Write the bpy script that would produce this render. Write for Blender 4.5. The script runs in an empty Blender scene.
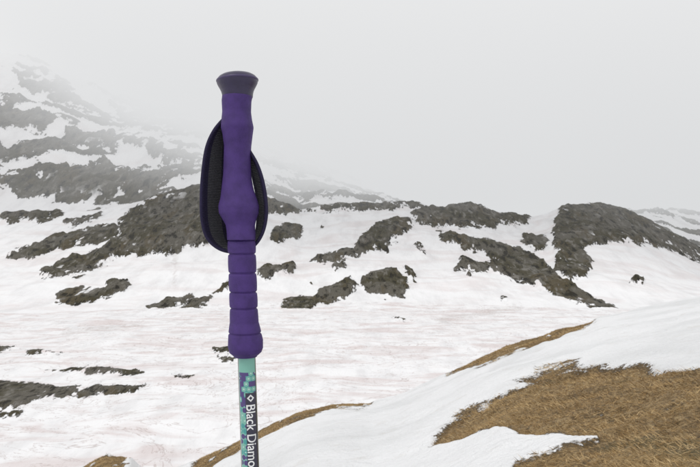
import bpy, bmesh, math, numpy as np
rng=np.random.default_rng(7)
F=680.6; CX=350.0; CY=233.5
H=1.0; D=25.0
sc=bpy.context.scene
sc.view_settings.view_transform='Standard'; sc.view_settings.look='None'; sc.view_settings.exposure=0

# ------------------------------------------------------------ noise
def _h(ix,iy,seed):
    n=(ix.astype(np.int64)*374761393+iy.astype(np.int64)*668265263+seed*974634777)&0xFFFFFFFF
    n=((n^(n>>13))*1274126177)&0xFFFFFFFF
    n=((n^(n>>16))*2246822519)&0xFFFFFFFF
    return ((n^(n>>15))&0xFFFF)/65535.0*2*np.pi
def perlin(x,y,seed=0):
    xi=np.floor(x); yi=np.floor(y); fx=x-xi; fy=y-yi
    xi=xi.astype(np.int64); yi=yi.astype(np.int64)
    def g(dx,dy):
        a=_h(xi+dx,yi+dy,seed); return np.cos(a)*(fx-dx)+np.sin(a)*(fy-dy)
    u=fx*fx*fx*(fx*(fx*6-15)+10); v=fy*fy*fy*(fy*(fy*6-15)+10)
    a=g(0,0)*(1-u)+g(1,0)*u; b=g(0,1)*(1-u)+g(1,1)*u
    return (a*(1-v)+b*v)*1.45
def fbm(x,y,o=4,seed=0,gain=.5):
    s=0;a=1.0
    for k in range(o):
        s=s+a*perlin(x*2**k+17.3*k,y*2**k-9.1*k,seed+k); a*=gain
    return s
def ridged(x,y,o=4,seed=0):
    s=0;a=1.0
    for k in range(o):
        s=s+a*(1-2*np.abs(perlin(x*2**k+5.3*k,y*2**k+3.7*k,seed+k))); a*=.5
    return s
def sstep(a,b,x):
    t=np.clip((x-a)/(b-a),0,1); return t*t*(3-2*t)
def curve(pts):
    p=np.array(pts,float); return lambda x: np.interp(x,p[:,0],p[:,1])
def smoothcurve(pts,w=6):
    p=np.array(pts,float); xs=np.arange(-1200,2000,1.0); ys=np.interp(xs,p[:,0],p[:,1])
    k=np.hanning(2*w+1);k/=k.sum(); ys=np.convolve(np.pad(ys,w,mode='edge'),k,mode='valid')
    return lambda x: np.interp(x,xs,ys)

# ------------------------------------------------------------ terrain profile (survey bearings -> heights)
crest=smoothcurve([(-1200,920),(-400,660),(0,527),(60,500),(80,470),(105,456),(130,457),(150,478),(185,468),(215,453),(260,430),(300,411),(340,404),(372,403),(400,396),(450,374),(500,349),(560,330),(590,323),(600,319),(640,310),(700,298),(1000,255),(2000,250)],5)
ridge=smoothcurve([(-1200,215),(-200,222),(0,216),(60,213),(115,207),(150,197),(200,189),(240,193),(270,202),(300,211),(340,206),(420,203),(440,206),(470,205),(500,213),(530,216),(548,213),(560,206),(600,204),(625,210),(660,227),(700,250),(760,265),(1200,280),(2000,280)],4)
mount=smoothcurve([(-1200,-50),(-200,0),(0,50),(60,67),(120,99),(200,117),(260,141),(330,170),(400,206),(450,236),(520,250),(570,240),(625,214),(660,212),(700,216),(900,205),(2000,190)],8)
def v2(py): return (CY-py)/F
KN=[D,32,50,68,90,130,200,300,400,480,560,640,750,900,1100,1300,1600,6000]
def front(u,Y):
    px=np.clip(CX+F*u,-1190,1990)
    vc=v2(crest(px)); r=ridge(px); m=mount(px)
    zs=[vc*D, vc*32-1.6, vc*50-6, np.minimum(vc*68-9,-26+0*vc), 90*v2(480)+0*vc,130*v2(402)+0*vc,200*v2(342)+0*vc,300*v2(309)+0*vc,
        400*v2(309+(r-309)*.42),480*v2(309+(r-309)*.76),560*v2(r),640*v2(r)-16,750*v2(r)-14]
    r2=r+6
    zs+=[900*v2(r2+(m-r2)*.33),1100*v2(r2+(m-r2)*.72),1300*v2(m),1600*v2(m)-60,1600*v2(m)-160]
    zs=[np.maximum(z,-35) for z in zs]
    z=np.where(Y<=D,-H+Y*(vc+H/D),0)
    for i in range(len(KN)-1):
        a,b=KN[i],KN[i+1]; t=(Y-a)/(b-a); mk=(Y>a)&(Y<=b)
        if i>=3: t=.55*t+.45*(t*t*(3-2*t))
        z=np.where(mk,zs[i]*(1-t)+zs[i+1]*t,z)
    z=np.where(Y>KN[-1],zs[-1],z)
    return z,px

# patches: corner lists
HILL=[
[(413,212),(440,206),(470,203),(498,214),(505,226),(490,228),(455,226),(420,225),(414,218)],
[(308,212),(345,204),(420,202),(425,208),(380,209),(330,213)],
[(352,250),(365,232),(385,222),(410,219),(414,228),(400,238),(375,250),(345,262),(320,265),(310,262),(330,250)],
[(274,322),(285,298),(315,292),(350,278),(359,285),(345,297),(320,303),(300,318),(278,326)],
[(360,283),(372,272),(395,271),(408,282),(405,297),(385,293),(370,291)],
[(402,264),(412,268),(416,281),(408,278)],
[(437,233),(450,234),(480,240),(520,250),(545,262),(565,282),(600,300),(628,312),(610,313),(580,304),(550,292),(520,280),(495,273),(475,273),(456,267),(462,259),(480,262),(500,262),(480,252),(455,245),(440,240)],
[(553,235),(556,218),(565,203),(600,200),(630,208),(655,223),(690,240),(712,253),(712,268),(680,252),(650,245),(620,242),(600,243),(582,252),(592,262),(587,278),(570,284),(556,262)],
[(524,235),(545,236),(548,250),(535,257),(522,247)],
[(498,214),(530,215),(530,222),(505,224)],
[(269,236),(285,226),(303,226),(303,234),(285,241),(270,243)],
[(253,273),(280,264),(297,266),(293,275),(265,280)],
[(148,307),(165,298),(194,294),(188,301),(165,309),(152,311)],
[(177,310),(195,298),(211,296),(208,303),(192,311)],
[(56,293),(75,288),(105,287),(112,280),(130,282),(126,292),(100,300),(75,304),(58,303)],
[(38,272),(60,262),(100,250),(120,235),(118,222),(150,198),(190,186),(215,184),(218,230),(207,246),(190,245),(165,255),(135,255),(110,262),(80,274),(50,279)],
[(8,254),(40,240),(60,235),(100,228),(120,228),(112,241),(80,246),(50,251),(30,259),(12,258)],
[(250,192),(275,197),(302,212),(285,214),(262,212)],
[(211,292),(225,282),(234,284),(228,291)],
[(0,210),(30,208),(66,212),(45,222),(0,223)],
[(632,279),(645,280),(643,287),(633,286)],
[(500,300),(503,297),(508,300),(504,303)],
[(60,222),(85,214),(105,212),(95,221),(70,227)],
[(415,247),(422,245),(426,251),(418,252)],[(334,268),(346,266),(344,271),(335,272)],
]
VALLEY=[
[(-60,384),(0,380),(25,382),(60,388),(100,385),(142,386),(141,392),(100,394),(60,399),(30,403),(10,410),(-60,410)],
[(46,369),(100,366),(142,371),(135,375),(90,373)],
[(-10,346),(12,346),(10,351),(-10,352)],[(-10,414),(22,411),(18,417),(-10,420)],
[(214,347),(232,346),(232,352),(218,352)],[(220,357),(236,357),(234,362),(222,362)],
[(395,318),(402,316),(404,320),(397,321)],[(20,352),(44,351),(60,354),(30,355)],[(170,376),(190,375),(186,378)],
]
MOUNT=[
[(-200,168),(0,176),(60,163),(100,166),(150,174),(188,181),(150,193),(110,200),(60,201),(30,196),(0,186),(-200,200)],
[(60,122),(90,128),(130,138),(165,150),(200,158),(195,172),(150,160),(110,150),(70,142)],
[(-100,96),(0,98),(30,104),(62,118),(40,126),(0,122),(-100,130)],
[(110,106),(150,112),(205,126),(215,145),(170,138),(130,124)],
[(0,140),(40,143),(60,152),(30,158),(-40,156)],
[(255,152),(300,162),(335,174),(330,182),(285,172),(255,165)],
[(262,182),(320,190),(350,196),(300,200),(262,196)],
[(10,72),(50,78),(80,92),(50,97),(15,87)],
]
GRASS=[
[(446,379),(460,366),(500,343),(560,322),(592,315),(592,326),(560,341),(520,352),(480,367)],
[(185,480),(200,452),(260,420),(300,400),(340,394),(372,398),(372,407),(340,411),(300,421),(272,434),(250,449),(222,463),(205,490)],
[(428,446),(445,432),(480,410),(520,388),(545,372),(570,367),(640,370),(760,374),(1400,400),(1400,2500),(560,2500),(500,490),(512,465),(560,453),(592,444),(590,439),(545,437),(500,437),(470,442)],
[(76,480),(88,462),(105,450),(134,450),(128,462),(112,480)],
]
STREAK=[[(60,330),(140,322),(142,326),(64,336)],[(430,318),(520,305),(522,309),(440,324)],[(171,252),(176,250),(178,268),(174,285),(171,284),(174,268)]]
def sdf(px,py,poly):
    P=np.array(poly,float); d=np.full(px.shape,1e9); ins=np.zeros(px.shape,bool)
    n=len(P)
    for i in range(n):
        ax,ay=P[i]; bx,by=P[(i+1)%n]; ex,ey=bx-ax,by-ay
        t=np.clip(((px-ax)*ex+(py-ay)*ey)/(ex*ex+ey*ey+1e-9),0,1)
        d=np.minimum(d,(px-ax-ex*t)**2+(py-ay-ey*t)**2)
        c=((ay>py)!=(by>py))&(px<ex*(py-ay)/(ey if ey!=0 else 1e-9)+ax); ins^=c
    d=np.sqrt(d); return np.where(ins,d,-d)
def field(px,py,polys,mask,pad=22):
    out=np.full(px.shape,-25.0)
    for p in polys:
        A=np.array(p); m=mask&(px>A[:,0].min()-pad)&(px<A[:,0].max()+pad)&(py>A[:,1].min()-pad)&(py<A[:,1].max()+pad)
        if not m.any(): continue
        out[m]=np.maximum(out[m],np.clip(sdf(px[m],py[m],p),-25,25))
    return out

# grid
az_d=np.radians(np.linspace(-33,33,900))
az_s=np.radians(np.linspace(33,327,130)[1:-1])
az=np.concatenate([az_d,az_s]); NC=len(az)
def lg(a,b,n): return np.exp(np.linspace(math.log(a),math.log(b),n,endpoint=False))
rad=np.concatenate([lg(.15,3,50),lg(3,34,340),lg(34,90,50),lg(90,300,180),lg(300,620,340),lg(620,750,30),lg(750,1600,260),lg(1600,6001,12)])
NR=len(rad)
AZ,R=np.meshgrid(az,rad)
X=R*np.sin(AZ); Yw=R*np.cos(AZ)
c=np.cos(AZ)
wf=sstep(.12,.4,c)
Y=np.maximum(Yw,.12*R)
u=np.clip(X/Y,-2.3,2.3)
Zf,PX=front(u,Y)
PY=CY-F*Zf/Y
PYn=np.where(Y>D,crest(PX),PY)
# masks with domain warp
w1=fbm(PX/14,Y/np.where(Y>700,40,12),5,3,.55)*3.2; w2=fbm(PX/16,np.log(Y)*22,5,9,.55)*2.5
near=(Y<36); mh=(Y>300)&(Y<640); mv=(Y>85)&(Y<=320); mm=(Y>740)
rock=np.full(X.shape,-25.0)
rock=np.maximum(rock,field(PX+w1,PY+w2,HILL,mh))
rock=np.maximum(rock,field(PX+w1*1.5,PY+w2*.6,VALLEY,mv))
mnt=field(PX+w1*2.2,PY+w2*1.6,MOUNT,mm)
band=fbm(X/150+Yw/260,Yw/40,6,21,.58)*15-3.6
rock=np.where(mm,np.maximum(mnt+fbm(X/30,Yw/50,5,24,.65)*5-1,band),rock)
sp=(fbm(X/14,Yw/34,3,33)-1.0)*26+6*sstep(-16,-4,rock)-3
rock=np.where(mh,np.maximum(rock,np.minimum(sp,2.2)),rock)
dirt=np.full(X.shape,-25.0)
dirt=np.maximum(dirt,field(PX+w1*.8,PY+w2*.8,STREAK,mh|mv))
wn=fbm(X*1.3,Yw*.7,4,40)
pxs=np.clip((14/np.maximum(Y,2)),.4,3)
grass=field(PX+wn*6*pxs,PYn+fbm(X*1.1+9,Yw*.6,4,44)*3.5*pxs,GRASS,near,25)
grass=np.where(near&(wf>.99),grass,-25)
isl=(fbm(X*1.1,Yw*1.1,4,47)-.9)*14
grass=np.where(near,np.minimum(grass,np.maximum(-isl,-3)),grass)
# relief
Z=Zf.copy()
amp_h=sstep(290,360,Y)*(1-sstep(560,640,Y))
Z+=amp_h*(fbm(X/60,Yw/60,5,50)*2.0)
rk=sstep(-1.5,3,rock)
Z+=rk*amp_h*(.9+3.4*ridged(X/17,Yw/26,4,60)*.5)
Z+=mv*sstep(-1,3,rock)*.5
Z+=sstep(80,110,Y)*(1-sstep(280,330,Y))*fbm(X/28,Yw/22,4,55)*.6
Z+=sstep(745,900,Y)*(fbm(X/190,Yw/160,4,70)*11+rk*ridged(X/60,Yw/70,4,75)*5.5)
nearw=(1-sstep(40,60,Y))
snowth=1-sstep(-3,2.5,grass)
Z+=nearw*(snowth*.06*np.clip(Y/8,.5,1.6)+fbm(X/2.2,Yw/2.8,4,80)*.055*np.clip(Y/8,.3,1.5)+fbm(X*2.5,Yw*2.5,3,81)*.014)
Z+=nearw*(1-snowth)*fbm(X*2.0,Yw*2.0,4,83)*.045
Zb=-H+12*np.tanh((.328*X-.229*Yw)/14)+fbm(X/25,Yw/25,3,90)*.4*sstep(4,30,R)
Z=Z*wf+Zb*(1-wf)
rock=np.where(wf>.5,rock,-25)

co=np.stack([X,Yw,Z],-1)
vt_apex=np.array([[0,0,float(Z[0].mean())]])
def grid_obj(name,r0,r1,mat,apex=False):
    rows=co[r0:r1+1]; n=r1-r0+1
    v=rows.reshape(-1,3); idx=np.arange(n*NC).reshape(n,NC)
    a=idx[:-1]; b=idx[1:]; nx=lambda q:np.roll(q,-1,axis=1)
    f=np.stack([a,b,nx(b),nx(a)],-1).reshape(-1,4)[:, ::-1]
    nf=len(f); loops=f.reshape(-1); starts=np.arange(nf)*4
    if apex:
        v=np.vstack([v,vt_apex]); k=len(v)-1
        t=np.stack([idx[0],np.roll(idx[0],-1),np.full(NC,k)],-1)[:, ::-1]
        starts=np.concatenate([starts,len(loops)+np.arange(NC)*3]); loops=np.concatenate([loops,t.reshape(-1)])
    me=bpy.data.meshes.new(name)
    me.vertices.add(len(v)); me.vertices.foreach_set('co',v.astype(np.float32).ravel())
    me.loops.add(len(loops)); me.loops.foreach_set('vertex_index',loops.astype(np.int32))
    me.polygons.add(len(starts)); me.polygons.foreach_set('loop_start',starts.astype(np.int32))
    me.update(calc_edges=True)
    for nm,fl in (('rock',rock),('grass',grass),('dirt',dirt)):
        d=fl[r0:r1+1].reshape(-1)
        if apex: d=np.append(d,-25)
        at=me.attributes.new(nm,'FLOAT','POINT'); at.data.foreach_set('value',d.astype(np.float32))
    me.polygons.foreach_set('use_smooth',np.ones(len(starts),bool))
    me.materials.append(mat)
    o=bpy.data.objects.new(name,me); sc.collection.objects.link(o); return o

# ------------------------------------------------------------ node helper
class NT:
    def __init__(s,mat):
        mat.use_nodes=True; s.t=mat.node_tree; s.t.nodes.clear(); s.L=s.t.links
    def n(s,ty,**k):
        nd=s.t.nodes.new(ty)
        for a,b in k.items(): setattr(nd,a,b)
        return nd
    def put(s,sock,v):
        if v is None: return
        if isinstance(v,bpy.types.NodeSocket): s.L.new(v,sock)
        else: sock.default_value=v
    def m(s,op,a,b=None,c=None,clamp=False):
        nd=s.n('ShaderNodeMath',operation=op,use_clamp=clamp)
        s.put(nd.inputs[0],a); s.put(nd.inputs[1],b); s.put(nd.inputs[2],c); return nd.outputs[0]
    def ss(s,x,a,b,lo=0.,hi=1.):
        nd=s.n('ShaderNodeMapRange',interpolation_type='SMOOTHSTEP')
        s.put(nd.inputs[0],x); s.put(nd.inputs[1],a); s.put(nd.inputs[2],b); s.put(nd.inputs[3],lo); s.put(nd.inputs[4],hi); return nd.outputs[0]
    def noise(s,vec,scale,det=4,rough=.55,dist=0):
        nd=s.n('ShaderNodeTexNoise'); s.put(nd.inputs['Vector'],vec); s.put(nd.inputs['Scale'],scale)
        nd.inputs['Detail'].default_value=det; nd.inputs['Roughness'].default_value=rough; nd.inputs['Distortion'].default_value=dist
        return nd.outputs['Fac']
    def mapv(s,vec,sc_):
        nd=s.n('ShaderNodeMapping'); s.put(nd.inputs[0],vec); nd.inputs['Scale'].default_value=sc_; return nd.outputs[0]
    def mix(s,f,a,b,bt='MIX'):
        nd=s.n('ShaderNodeMix',data_type='RGBA',blend_type=bt)
        s.put(nd.inputs[0],f)
        for i,v in ((6,a),(7,b)):
            if isinstance(v,bpy.types.NodeSocket): s.L.new(v,nd.inputs[i])
            else: nd.inputs[i].default_value=(*v,1)
        return nd.outputs[2]
    def attr(s,n): 
        nd=s.n('ShaderNodeAttribute'); nd.attribute_name=n; return nd

def terrain_mat(name,kind):
    mat=bpy.data.materials.new(name); T=NT(mat)
    pos=T.n('ShaderNodeTexCoord').outputs['Object']
    rk=T.attr('rock').outputs['Fac']; gr=T.attr('grass').outputs['Fac']
    bs=T.n('ShaderNodeBsdfPrincipled')
    out=T.n('ShaderNodeOutputMaterial'); T.L.new(bs.outputs[0],out.inputs[0])
    if kind=='near':
        big=T.noise(pos,.35,3); mid=T.noise(pos,2.5,4,.6); fine=T.noise(pos,26,3,.6)
        snow=T.mix(T.ss(big,.42,.68),(.84,.842,.85),(.73,.735,.74))
        snow=T.mix(T.ss(mid,.54,.74,0,.35),snow,(.60,.57,.53))
        specks=T.m('MULTIPLY',T.ss(T.noise(pos,40,2,.5),.68,.74),T.ss(T.noise(pos,1.2,2),.42,.62))
        snow=T.mix(T.m('MULTIPLY',specks,.6),snow,(.2,.15,.1))
        g1=T.noise(pos,1.1,4,.6); g2=T.noise(pos,14,4,.7); g3=T.noise(pos,60,3,.7)
        gc=T.mix(T.ss(g1,.35,.62),(.31,.205,.088),(.16,.102,.043))
        gc=T.mix(T.ss(g2,.42,.66),gc,(.40,.285,.145))
        gc=T.mix(T.ss(g3,.5,.66,0,.85),gc,(.055,.038,.02))
        gc=T.mix(T.ss(T.noise(pos,.7,3,.6),.56,.68,0,.7),gc,(.08,.07,.032))
        gc=T.mix(T.ss(T.noise(pos,4.5,3,.7),.62,.68,0,.6),gc,(.05,.04,.028))
        e=T.m('ADD',gr,T.m('MULTIPLY',T.m('SUBTRACT',mid,.5),12)); e=T.m('ADD',e,T.m('MULTIPLY',T.m('SUBTRACT',fine,.5),8))
        f=T.ss(e,-.8,.8)
        off_edge=T.ss(e,0,4)
        gc=T.mix(T.m('SUBTRACT',1,off_edge),gc,(.085,.06,.032))  # grass colour darkens towards the snow edge
        col=T.mix(f,snow,gc)
        hgt=T.m('ADD',T.m('MULTIPLY',T.noise(pos,7,5,.65),.10),T.m('MULTIPLY',T.m('MULTIPLY',g3,f),.03))
        bp=T.n('ShaderNodeBump'); bp.inputs['Strength'].default_value=.8; bp.inputs['Distance'].default_value=1
        T.L.new(hgt,bp.inputs['Height']); T.L.new(bp.outputs[0],bs.inputs['Normal'])
        bs.inputs['Roughness'].default_value=.75; bs.inputs['Specular IOR Level'].default_value=.25
    else:
        S={'valley':1.,'hill':.45,'mountain':.2}[kind]
        ps=T.mapv(pos,(1,.3,.6))
        n1=T.noise(ps,.25*S,4,.6); n2=T.noise(ps,1.4*S,3,.65)
        snow=T.mix(T.ss(n1,.42,.72),(.84,.836,.842),(.735,.728,.735))
        st=T.noise(T.mapv(pos,(.05,.11,.1)),S,4,.6,1.0)
        ds={'valley':.75,'hill':.42,'mountain':.25}[kind]
        snow=T.mix(T.ss(st,.45,.68,0,ds),snow,(.66,.58,.57))
        if kind=='valley':
            thin=T.m('ABSOLUTE',T.m('SUBTRACT',T.noise(T.mapv(pos,(.035,.05,.1)),S*1.2,5,.62,2.5),.5))
            snow=T.mix(T.ss(thin,.013,.0,0,.55),snow,(.42,.34,.32))
            sm=T.m('MULTIPLY',T.ss(n2,.6,.72,0,.45),T.ss(st,.45,.6))
            snow=T.mix(sm,snow,(.42,.36,.33))
        if kind!='mountain':
            dd=T.ss(T.m('ADD',T.attr('dirt').outputs['Fac'],T.m('MULTIPLY',T.m('SUBTRACT',n2,.5),14)),-2,4,0,.3)
            snow=T.mix(dd,snow,(.35,.28,.25))
        v1=T.noise(pos,.09*S,4,.6); v2_=T.noise(ps,.6*S,4,.66); v3=T.noise(ps,.2*S,3,.6)
        rc=T.mix(T.ss(v1,.42,.58),(.070,.062,.038),(.125,.115,.095))
        rc=T.mix(T.ss(v3,.54,.64,0,.7),rc,(.10,.080,.046))
        rc=T.mix(T.ss(v2_,.54,.66,0,.8),rc,(.225,.212,.19))
        rc=T.mix(T.ss(v2_,.47,.38,0,.9),rc,(.024,.022,.017))
        e=T.m('ADD',rk,T.m('MULTIPLY',T.m('SUBTRACT',n1,.5),11)); e=T.m('ADD',e,T.m('MULTIPLY',T.m('SUBTRACT',n2,.5),7))
        f=T.ss(e,-.25,.45)
        sn=T.ss(T.noise(T.mapv(pos,(1,.22,1)),.2*S,3,.6),.625,.645)
        sn=T.m('MULTIPLY',sn,T.ss(rk,12,3,.1,1.))
        f=T.m('MULTIPLY',f,T.m('SUBTRACT',1,sn))
        col=T.mix(f,snow,rc)
        hgt=T.m('ADD',T.m('MULTIPLY',T.m('MULTIPLY',v2_,f),2.6/S),T.m('MULTIPLY',n1,.8/S))
        bp=T.n('ShaderNodeBump'); bp.inputs['Strength'].default_value=.8; bp.inputs['Distance'].default_value=1
        T.L.new(hgt,bp.inputs['Height']); T.L.new(bp.outputs[0],bs.inputs['Normal'])
        bs.inputs['Roughness'].default_value=.85; bs.inputs['Specular IOR Level'].default_value=.15
    T.L.new(col,bs.inputs['Base Color'])
    return mat
ri=lambda r:int(np.searchsorted(rad,r))
ground=grid_obj('ground',0,ri(45),terrain_mat('snow_and_dry_grass','near'),True)
valley=grid_obj('valley_floor',ri(45),ri(315),terrain_mat('valley_snow','valley'))
hill=grid_obj('snowy_hill',ri(315),ri(690),terrain_mat('hill_snow_rock','hill'))
mountain=grid_obj('mountain',ri(690),NR-1,terrain_mat('mountain_snow_rock','mountain'))

# ------------------------------------------------------------ dry grass blades (one mesh)
sel=np.argwhere((grass>-.3)&(R>3.2)&(R<27)&(np.abs(AZ)<math.radians(36)))
rr=R[sel[:,0],sel[:,1]]; pr=rr**1.1*np.where(grass[sel[:,0],sel[:,1]]<1.5,.5,1); pr/=pr.sum()
NB=150000
pick=sel[rng.choice(len(sel),NB,p=pr)]
i,j=pick[:,0],pick[:,1]
i2=np.minimum(i+1,NR-1); j2=(j+1)%NC; a_=rng.random(NB)[:,None]; b_=rng.random(NB)[:,None]
P=co[i,j]*(1-a_)*(1-b_)+co[i2,j]*a_*(1-b_)+co[i,j2]*(1-a_)*b_+co[i2,j2]*a_*b_
dist=np.linalg.norm(P,axis=1)
clump=fbm(P[:,0]*2.2,P[:,1]*2.2,3,6)
L=rng.uniform(.025,.07,NB)*np.clip(1+.5*clump,.4,1.8)
az_=rng.normal(-2.2,1.3,NB)+fbm(P[:,0],P[:,1],2,8)*1.5; tilt=rng.uniform(.05,.7,NB)
dirv=np.stack([np.cos(az_)*np.cos(tilt),np.sin(az_)*np.cos(tilt),np.sin(tilt)],-1)
sd=rng.normal(size=(NB,3)); side=np.cross(dirv,sd); side/=np.linalg.norm(side,axis=1)[:,None]
wd=(.0012+.00022*dist)*rng.uniform(.6,1.3,NB)
base=P-np.array([0,0,.004])
V=np.empty((NB,3,3)); V[:,0]=base-side*wd[:,None]; V[:,1]=base+side*wd[:,None]; V[:,2]=base+dirv*L[:,None]
me=bpy.data.meshes.new('dry_grass'); me.vertices.add(NB*3); me.vertices.foreach_set('co',V.astype(np.float32).ravel())
me.loops.add(NB*3); me.loops.foreach_set('vertex_index',np.arange(NB*3,dtype=np.int32))
me.polygons.add(NB); me.polygons.foreach_set('loop_start',(np.arange(NB)*3).astype(np.int32)); me.update(calc_edges=True)
at=me.attributes.new('tone','FLOAT','POINT')
tone=np.clip(.54+.2*rng.standard_normal(NB)+.34*fbm(P[:,0]*.8,P[:,1]*.8,3,5)+.22*clump,0,1)
at.data.foreach_set('value',np.repeat(tone,3).astype(np.float32))
gm=bpy.data.materials.new('dry_grass_blades'); T=NT(gm); bs=T.n('ShaderNodeBsdfPrincipled'); o_=T.n('ShaderNodeOutputMaterial'); T.L.new(bs.outputs[0],o_.inputs[0])
rp=T.n('ShaderNodeValToRGB'); T.L.new(T.attr('tone').outputs['Fac'],rp.inputs[0])
rp.color_ramp.elements[0].color=(.12,.075,.03,1); rp.color_ramp.elements[1].color=(.64,.48,.26,1); e=rp.color_ramp.elements.new(.5); e.color=(.41,.27,.118,1)
T.L.new(rp.outputs[0],bs.inputs['Base Color']); bs.inputs['Roughness'].default_value=.8
me.materials.append(gm); sc.collection.objects.link(bpy.data.objects.new('dry_grass',me))

# ------------------------------------------------------------ trekking pole
PD=.65; S=PD/F
pole=bpy.data.objects.new('trekking_pole',None); sc.collection.objects.link(pole); pole.location=(0,PD,0)
def link(me,name):
    o=bpy.data.objects.new(name,me); sc.collection.objects.link(o); o.parent=pole; return o
def pm(name,col,rough=.6,spec=.4,bscale=None,bstr=.2,var=.12):
    mat=bpy.data.materials.new(name); T=NT(mat); bs=T.n('ShaderNodeBsdfPrincipled'); o=T.n('ShaderNodeOutputMaterial'); T.L.new(bs.outputs[0],o.inputs[0])
    pos=T.n('ShaderNodeTexCoord').outputs['Object']
    nz=T.noise(pos,90,4,.6)
    T.L.new(T.mix(T.ss(nz,.3,.7),tuple(c*(1-var) for c in col),tuple(c*(1+var) for c in col)),bs.inputs['Base Color'])
    bs.inputs['Roughness'].default_value=rough; bs.inputs['Specular IOR Level'].default_value=spec
    if bscale:
        bp=T.n('ShaderNodeBump'); bp.inputs['Strength'].default_value=bstr; bp.inputs['Distance'].default_value=.0006
        T.L.new(T.noise(pos,bscale,3,.6),bp.inputs['Height']); T.L.new(bp.outputs[0],bs.inputs['Normal'])
    return mat
def loft(name,rows,mat,seg=64,smooth=True,cap=True,tilt=0):
    vs=[];fs=[]
    for (cx,py,hw,df,do) in rows:
        for k in range(seg):
            t=2*math.pi*k/seg
            dx=hw*math.cos(t)
            vs.append(((cx-CX+dx)*S, hw*S*df*math.sin(t)+do*.001,(CY-py+tilt*dx)*S))
    for r_ in range(len(rows)-1):
        for k in range(seg):
            k2=(k+1)%seg; fs.append((r_*seg+k,(r_+1)*seg+k,(r_+1)*seg+k2,r_*seg+k2))
    if cap: fs.append(tuple(range(seg))); fs.append(tuple(range(len(rows)*seg-1,(len(rows)-1)*seg-1,-1)))
    me=bpy.data.meshes.new(name); me.from_pydata(vs,[],fs); me.update()
    bm=bmesh.new(); bm.from_mesh(me); bmesh.ops.recalc_face_normals(bm,faces=bm.faces); bm.to_mesh(me); bm.free()
    me.polygons.foreach_set('use_smooth',[smooth]*len(me.polygons)); me.materials.append(mat); return link(me,name)
purple=(.056,.028,.145)
m_grip=pm('purple_foam',purple,.66,.3,1300,.8,.16)
m_cap=pm('dark_purple_rubber',(.026,.019,.055),.34,.5,900,.2)
m_rim=pm('purple_rim',(.05,.036,.10),.42,.5,900,.2)
Lp=np.array([(97,223),(101,222.5),(112,223),(122,222),(128,221.5),(134,223),(146,224.5),(160,224),(175,223.5),(188,222),(198,221),(206,219),(213,219.5),(219,223),(225,226.5),(232,227.5),(240,228)])
Rp=np.array([(97,252),(101,251),(112,250.5),(120,251.5),(127,253),(134,252),(146,250.5),(160,250),(175,250.5),(188,252.5),(198,256),(206,258.5),(213,258),(219,256),(225,254.5),(232,255),(240,255)])
def sm(P_,ys,w=5):
    yy=np.arange(P_[0,0]-20,P_[-1,0]+20,.5); v=np.interp(yy,P_[:,0],P_[:,1]); k=np.hanning(2*w+1);k/=k.sum()
    v=np.convolve(np.pad(v,w,mode='edge'),k,mode='valid'); return np.interp(ys,yy,v)
ys=np.arange(97,240.1,1.0); l=sm(Lp,ys)-.4; r=sm(Rp,ys)+.4
rows=[((a+b)/2,y,(b-a)/2,1.18+.12*math.sin((y-97)/22),1.5*math.sin((y-120)/30)) for y,a,b in zip(ys,l,r)]
loft('grip',rows,m_grip)
rows=[]
for py,hw in [(73.0,.5),(73.2,6),(73.8,11),(75.0,15),(76.8,18),(78.8,19.7),(81,20.4),(83.5,20.0),(86,18.8),(88.5,17.4),(91,16.2),(94,15.4),(96.5,15.1),(97.6,15),(98.6,14.4)]:
    rows.append((237.2+ (py-73)*.02,py,hw,1.12,0))
loft('grip_cap',rows,m_cap,tilt=.06)
me=bpy.data.meshes.new('cap_rim'); bm=bmesh.new()
N=72;M=10
for a in range(N):
    for b in range(M):
        t=2*math.pi*a/N; s_=2*math.pi*b/M; rr_=19.9+1.0*math.cos(s_)
        bm.verts.new(((237.4-CX+rr_*math.cos(t))*S,rr_*1.12*S*math.sin(t),(CY-80.6+1.3*math.sin(s_)+.06*rr_*math.cos(t))*S))
bm.verts.ensure_lookup_table()
for a in range(N):
    for b in range(M):
        bm.faces.new([bm.verts[a*M+b],bm.verts[((a+1)%N)*M+b],bm.verts[((a+1)%N)*M+(b+1)%M],bm.verts[a*M+(b+1)%M]])
bmesh.ops.recalc_face_normals(bm,faces=bm.faces); bm.to_mesh(me); bm.free(); me.polygons.foreach_set('use_smooth',[True]*len(me.polygons)); me.materials.append(m_rim); link(me,'cap_rim')
Ll=curve([(238,228),(273,229),(300,230),(322,230.5),(334,228.5),(346,228),(352,229.5),(356,234)])
Rl=curve([(238,255),(273,256),(300,257),(322,258),(332,261),(340,263),(348,263),(352,261.5),(356,257)])
grooves=[240,254,273,292,308,333]
rows=[]
for y in np.arange(238,356.6,.5):
    a,b=Ll(y),Rl(y); g=min(abs(y-q) for q in grooves)
    seg_=max([q for q in grooves if q<=y],default=238); nxt=min([q for q in grooves if q>y],default=357)
    t=(y-seg_)/(nxt-seg_)
    bul=.6*math.sin(math.pi*t)**.6 if 0<t<1 else 0
    if y>333: bul=0
    cut=1.1*math.exp(-(g/.9)**2)
    rows.append(((a+b)/2,y,(b-a)/2+bul-.1-cut,1.12,0))
loft('grip_sleeve',rows,m_grip)

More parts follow.
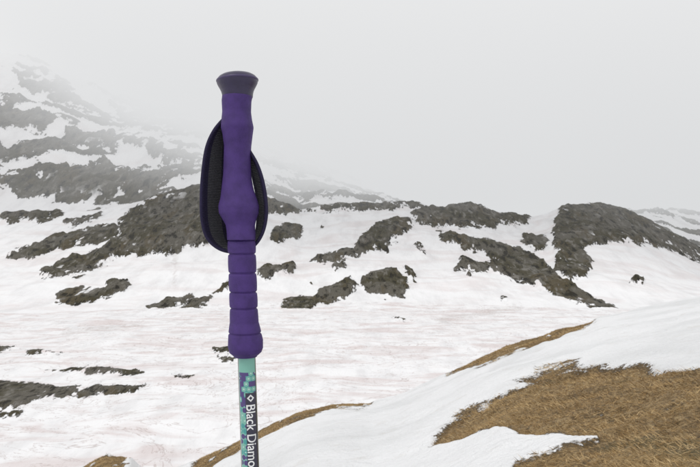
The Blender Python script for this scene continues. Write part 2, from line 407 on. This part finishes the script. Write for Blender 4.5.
# shaft with printed pattern
def axis(py): return 246.6+(py-356)*.0325
NS=120; pys=np.arange(354,486,.28); rs=8.9
vs=[];cols=[]
mint=(.17,.40,.33);olive=(.10,.12,.10);pur=(.06,.035,.16);teal=(.05,.28,.27);navy=(.018,.016,.04);pale=(.42,.60,.54)
for py in pys:
    for k in range(NS):
        t=2*math.pi*k/NS; cx=axis(py)
        vs.append(((cx-CX+rs*math.cos(t))*S,rs*S*math.sin(t),(CY-py)*S))
        ang=(t+math.pi/2+math.pi)%(2*math.pi)-math.pi
        s_=ang*rs
        c_=mint
        q=math.floor(py/5.2); cxk=(s_+ (2.6 if q%2 else 0))
        dx=(cxk%5.2)-2.6; dy=(py%5.2)-2.6; rr_=math.hypot(dx,dy)
        hsh=math.sin(math.floor(cxk/5.2)*12.98+q*78.2)*43758.5; hsh-=math.floor(hsh)
        if py>371:
            if rr_<2.5: c_= pur if (hsh<.62 and py<402) or hsh<.3 else (teal if hsh<.7 else mint)
            elif py<402: c_=pur if hsh<.5 else teal
        if rr_<.8 and py>371 and hsh>.5: c_=pale
        if s_>-1.0 and s_<12 and py>391: c_=navy
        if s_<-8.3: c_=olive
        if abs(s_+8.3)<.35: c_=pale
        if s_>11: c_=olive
        cols.append((*c_,1))
fs=[]
for r_ in range(len(pys)-1):
    for k in range(NS):
        k2=(k+1)%NS; fs.append((r_*NS+k,r_*NS+k2,(r_+1)*NS+k2,(r_+1)*NS+k))
me=bpy.data.meshes.new('shaft'); me.from_pydata(vs,[],fs)
ca=me.color_attributes.new('print','FLOAT_COLOR','POINT'); ca.data.foreach_set('color',np.array(cols,np.float32).ravel())
bm=bmesh.new(); bm.from_mesh(me); bmesh.ops.recalc_face_normals(bm,faces=bm.faces); bm.to_mesh(me); bm.free()
me.polygons.foreach_set('use_smooth',[True]*len(me.polygons))
sm_=bpy.data.materials.new('printed_aluminium'); T=NT(sm_); bs=T.n('ShaderNodeBsdfPrincipled'); o_=T.n('ShaderNodeOutputMaterial'); T.L.new(bs.outputs[0],o_.inputs[0])
T.L.new(T.attr('print').outputs['Color'],bs.inputs['Base Color']); bs.inputs['Roughness'].default_value=.33; bs.inputs['Coat Weight'].default_value=.4
me.materials.append(sm_); link(me,'shaft')
m_alu=pm('mint_aluminium',(.16,.42,.34),.35,.5); m_blk=pm('black_plastic',(.02,.02,.022),.5,.4)
tipz=-1.0-.229*.65-.1*.328-.03; pyt=CY-tipz/S
def ax_rows(p0,p1,h0,h1,n=6): return [(axis(p0+(p1-p0)*k/n),p0+(p1-p0)*k/n,h0+(h1-h0)*k/n,1,0) for k in range(n+1)]
loft('middle_shaft',ax_rows(485.5,pyt-420,8.6,8.6),m_alu,32)
loft('lock_collar',ax_rows(pyt-440,pyt-395,11,11),m_blk,32)
loft('lower_shaft',ax_rows(pyt-420,pyt-50,7,6.6),m_alu,32)
loft('tip',ax_rows(pyt-55,pyt+10,7.5,2.0),m_blk,32)
loft('basket',[(axis(pyt-40),pyt-44,9,1,0),(axis(pyt-40),pyt-40,30,1,0),(axis(pyt-40),pyt-37,31,1,0),(axis(pyt-40),pyt-34,9,1,0)],m_blk,32)

# lettering wrapped round the shaft
cu=bpy.data.curves.new('lettering','FONT'); cu.body='Black Diamond'; cu.size=13.2; cu.offset=.12
to=bpy.data.objects.new('tmp_text',cu); sc.collection.objects.link(to)
dg=bpy.context.evaluated_depsgraph_get(); me=bpy.data.meshes.new_from_object(to.evaluated_get(dg)); bpy.data.objects.remove(to)
bm=bmesh.new(); bm.from_mesh(me)
wmax=max(v.co.x for v in bm.verts)
dm=[bm.verts.new((x_,y_,0)) for x_,y_ in ((-9.5,4.4),(-5.8,8.1),(-2.1,4.4),(-5.8,.7))]
dn=[bm.verts.new((x_,y_,0)) for x_,y_ in ((-7.6,4.4),(-5.8,6.2),(-4.0,4.4),(-5.8,2.6))]
for k in range(4): bm.faces.new((dm[k],dm[(k+1)%4],dn[(k+1)%4],dn[k]))
bmesh.ops.triangulate(bm,faces=bm.faces)
bmesh.ops.subdivide_edges(bm,edges=bm.edges,cuts=2,use_grid_fill=True)
for v in bm.verts:
    tx,ty=v.co.x,v.co.y
    py=402+tx*(74.0/wmax if tx>0 else 1.0); s_=(ty-4.4)+4.0; ang=s_/rs; rr_=rs+.3
    v.co=((axis(py)-CX+rr_*math.sin(ang))*S,-rr_*S*math.cos(ang),(CY-py)*S)
bm.to_mesh(me); bm.free(); me.name='lettering'
me.materials.clear(); me.materials.append(pm('white_ink',(.72,.73,.73),.5,.3)); link(me,'lettering')

# wrist strap: ribbon swept through a teardrop loop
K=np.array([
(228,118,2,2.5,5),(220,131,4,5,8),(215.5,148,6,8,10),(213,172,8,9.5,11),(212,196,9,10,12),(212.5,220,10,10,12),(216,238,11,8.5,12),(224,249,13,4.5,12),(236,252,15,1.5,12),(249,247,14,3,12),(257,235,12,4.5,11),(260.5,218,11,5.5,10),(260.5,200,10,5.5,10),(257,180,9,5.5,9),(252.5,164,8,4.5,8),(246,150,6,3,6),(240,138,5,2,4)])
ti=np.linspace(0,len(K)-1,220)
def crm(c_):
    out=[]
    for t in ti:
        i_=min(int(t),len(K)-2); f_=t-i_; p=[c_[max(i_-1,0)],c_[i_],c_[i_+1],c_[min(i_+2,len(K)-1)]]
        out.append(.5*((2*p[1])+(-p[0]+p[2])*f_+(2*p[0]-5*p[1]+4*p[2]-p[3])*f_*f_+(-p[0]+3*p[1]-3*p[2]+p[3])*f_**3))
    return np.array(out)
C=np.stack([crm(K[:,q]) for q in range(5)],-1)
WN=17
vs=[];fs=[];wv=[]
for q in range(len(C)):
    sx_=math.tanh((237-C[q,0])/4)
    for k in range(WN):
        w=-1+2*k/(WN-1)
        cup=(1-w*w)*1.0
        vs.append(((C[q,0]-CX+w*C[q,3]*sx_-sx_*cup)*S,(C[q,2]+w*C[q,4])*.001,(CY-C[q,1])*S)); wv.append(w)
for q in range(len(C)-1):
    for k in range(WN-1): fs.append((q*WN+k,q*WN+k+1,(q+1)*WN+k+1,(q+1)*WN+k))
me=bpy.data.meshes.new('wrist_strap'); me.from_pydata(vs,[],fs); me.update()
at=me.attributes.new('w','FLOAT','POINT'); at.data.foreach_set('value',np.array(wv,np.float32))
me.polygons.foreach_set('use_smooth',[True]*len(me.polygons))
wm=bpy.data.materials.new('strap_webbing'); T=NT(wm); bs=T.n('ShaderNodeBsdfPrincipled'); o_=T.n('ShaderNodeOutputMaterial'); T.L.new(bs.outputs[0],o_.inputs[0])
pos=T.n('ShaderNodeTexCoord').outputs['Object']
wvz=T.n('ShaderNodeTexWave',bands_direction='Z'); T.L.new(pos,wvz.inputs[0]); wvz.inputs['Scale'].default_value=200; wvz.inputs['Distortion'].default_value=1.5
chk=T.noise(pos,1100,2)
aw=T.m('ABSOLUTE',T.attr('w').outputs['Fac'])
web=T.mix(T.m('MULTIPLY',wvz.outputs['Fac'],.8),(.022,.022,.026),(.12,.12,.128))
web=T.mix(T.ss(chk,.45,.65,0,.6),web,(.02,.02,.024))
T.L.new(T.mix(T.ss(aw,.52,.58),web,(.015,.012,.032)),bs.inputs['Base Color'])
bp=T.n('ShaderNodeBump'); bp.inputs['Strength'].default_value=.7; bp.inputs['Distance'].default_value=.0006; T.L.new(T.m('ADD',wvz.outputs['Fac'],chk),bp.inputs['Height']); T.L.new(bp.outputs[0],bs.inputs['Normal'])
bs.inputs['Roughness'].default_value=.85; bs.inputs['Specular IOR Level'].default_value=.2
me.materials.append(wm); so=link(me,'wrist_strap')
md=so.modifiers.new('thick','SOLIDIFY'); md.thickness=.0032; md.offset=0
m_pipe=pm('dark_binding',(.018,.014,.042),.75,.25,1800,.6)
for e_,nm in ((0,'strap_binding_front'),(WN-1,'strap_binding_rear')):
    cu=bpy.data.curves.new(nm,'CURVE'); cu.dimensions='3D'; cu.bevel_depth=.0016; cu.bevel_resolution=4; sp_=cu.splines.new('POLY'); sp_.points.add(len(C)-1)
    for q in range(len(C)): sp_.points[q].co=(*vs[q*WN+e_],1)
    cu.materials.append(m_pipe); o=bpy.data.objects.new(nm,cu); sc.collection.objects.link(o); o.parent=pole

# ------------------------------------------------------------ fog bank
me=bpy.data.meshes.new('fog'); x0,x1,y0,y1,z0,z1=-1150,1050,340,1560,-60,450
vv=[(x,y,z) for x in (x0,x1) for y in (y0,y1) for z in (z0,z1)]
me.from_pydata(vv,[],[(0,1,3,2),(4,6,7,5),(0,4,5,1),(2,3,7,6),(0,2,6,4),(1,5,7,3)])
fm=bpy.data.materials.new('fog_volume'); T=NT(fm); pos=T.n('ShaderNodeTexCoord').outputs['Object']
sx=T.n('ShaderNodeSeparateXYZ'); T.L.new(pos,sx.inputs[0])
zb=T.ss(sx.outputs[0],-60,-520,40,262)
nz=T.m('MULTIPLY',T.m('SUBTRACT',T.noise(pos,.005,1,.55),.5),110)
hh=T.m('ADD',T.m('SUBTRACT',sx.outputs[2],zb),nz)
den=T.m('ADD',T.ss(hh,-40,120,0,.009),T.ss(sx.outputs[1],500,950,.0003,.0007))
fog_glow=T.mix(T.ss(sx.outputs[2],10,300),(.70,.71,.72),(.90,.90,.905))
ab=T.n('ShaderNodeVolumeAbsorption'); ab.inputs['Color'].default_value=(0,0,0,1); T.L.new(den,ab.inputs['Density'])
em=T.n('ShaderNodeEmission'); T.L.new(fog_glow,em.inputs['Color']); T.L.new(den,em.inputs['Strength'])  # fog emits its own glow, standing in for scattered daylight; brighter with height
ad=T.n('ShaderNodeAddShader'); T.L.new(ab.outputs[0],ad.inputs[0]); T.L.new(em.outputs[0],ad.inputs[1])
o_=T.n('ShaderNodeOutputMaterial'); T.L.new(ad.outputs[0],o_.inputs['Volume'])
fm.cycles.volume_step_rate=.5
me.materials.append(fm); sc.collection.objects.link(bpy.data.objects.new('fog',me))

# ------------------------------------------------------------ world, sun, camera
w=bpy.data.worlds.new('World'); sc.world=w; w.use_nodes=True; t=w.node_tree; t.nodes.clear()
EL,ROT=math.radians(50),math.radians(215)
sky=t.nodes.new('ShaderNodeTexSky'); sky.sky_type='NISHITA'; sky.sun_disc=False; sky.sun_elevation=EL; sky.sun_rotation=ROT
hs=t.nodes.new('ShaderNodeHueSaturation'); hs.inputs['Saturation'].default_value=.25; t.links.new(sky.outputs[0],hs.inputs['Color'])
b1=t.nodes.new('ShaderNodeBackground'); b1.inputs[1].default_value=.02; t.links.new(hs.outputs[0],b1.inputs[0])
tc=t.nodes.new('ShaderNodeTexCoord'); sp=t.nodes.new('ShaderNodeSeparateXYZ'); t.links.new(tc.outputs['Generated'],sp.inputs[0])
mr=t.nodes.new('ShaderNodeMapRange'); t.links.new(sp.outputs[2],mr.inputs[0]); mr.inputs[1].default_value=0; mr.inputs[2].default_value=.4
cr=t.nodes.new('ShaderNodeMix'); cr.data_type='RGBA'; t.links.new(mr.outputs[0],cr.inputs[0]); cr.inputs[6].default_value=(.66,.675,.69,1); cr.inputs[7].default_value=(.93,.935,.94,1)
b2=t.nodes.new('ShaderNodeBackground'); t.links.new(cr.outputs[2],b2.inputs[0]); b2.inputs[1].default_value=.94
aS=t.nodes.new('ShaderNodeAddShader'); t.links.new(b1.outputs[0],aS.inputs[0]); t.links.new(b2.outputs[0],aS.inputs[1])
wo=t.nodes.new('ShaderNodeOutputWorld'); t.links.new(aS.outputs[0],wo.inputs[0])
sun=bpy.data.lights.new('sun','SUN'); sun.energy=.9; sun.angle=math.radians(18); sun.color=(1,.97,.93)
so=bpy.data.objects.new('sun',sun); sc.collection.objects.link(so)
from mathutils import Vector
dv=Vector((math.sin(ROT)*math.cos(EL),math.cos(ROT)*math.cos(EL),math.sin(EL)))
so.rotation_euler=dv.to_track_quat('Z','Y').to_euler()
cam=bpy.data.cameras.new('camera'); co_=bpy.data.objects.new('camera',cam); sc.collection.objects.link(co_); sc.camera=co_
co_.rotation_euler=(math.radians(90),0,0); cam.lens=35; cam.sensor_width=36; cam.clip_start=.05; cam.clip_end=12000
cam.dof.use_dof=True; cam.dof.focus_distance=.65; cam.dof.aperture_fstop=50
print('verts',NR*NC)
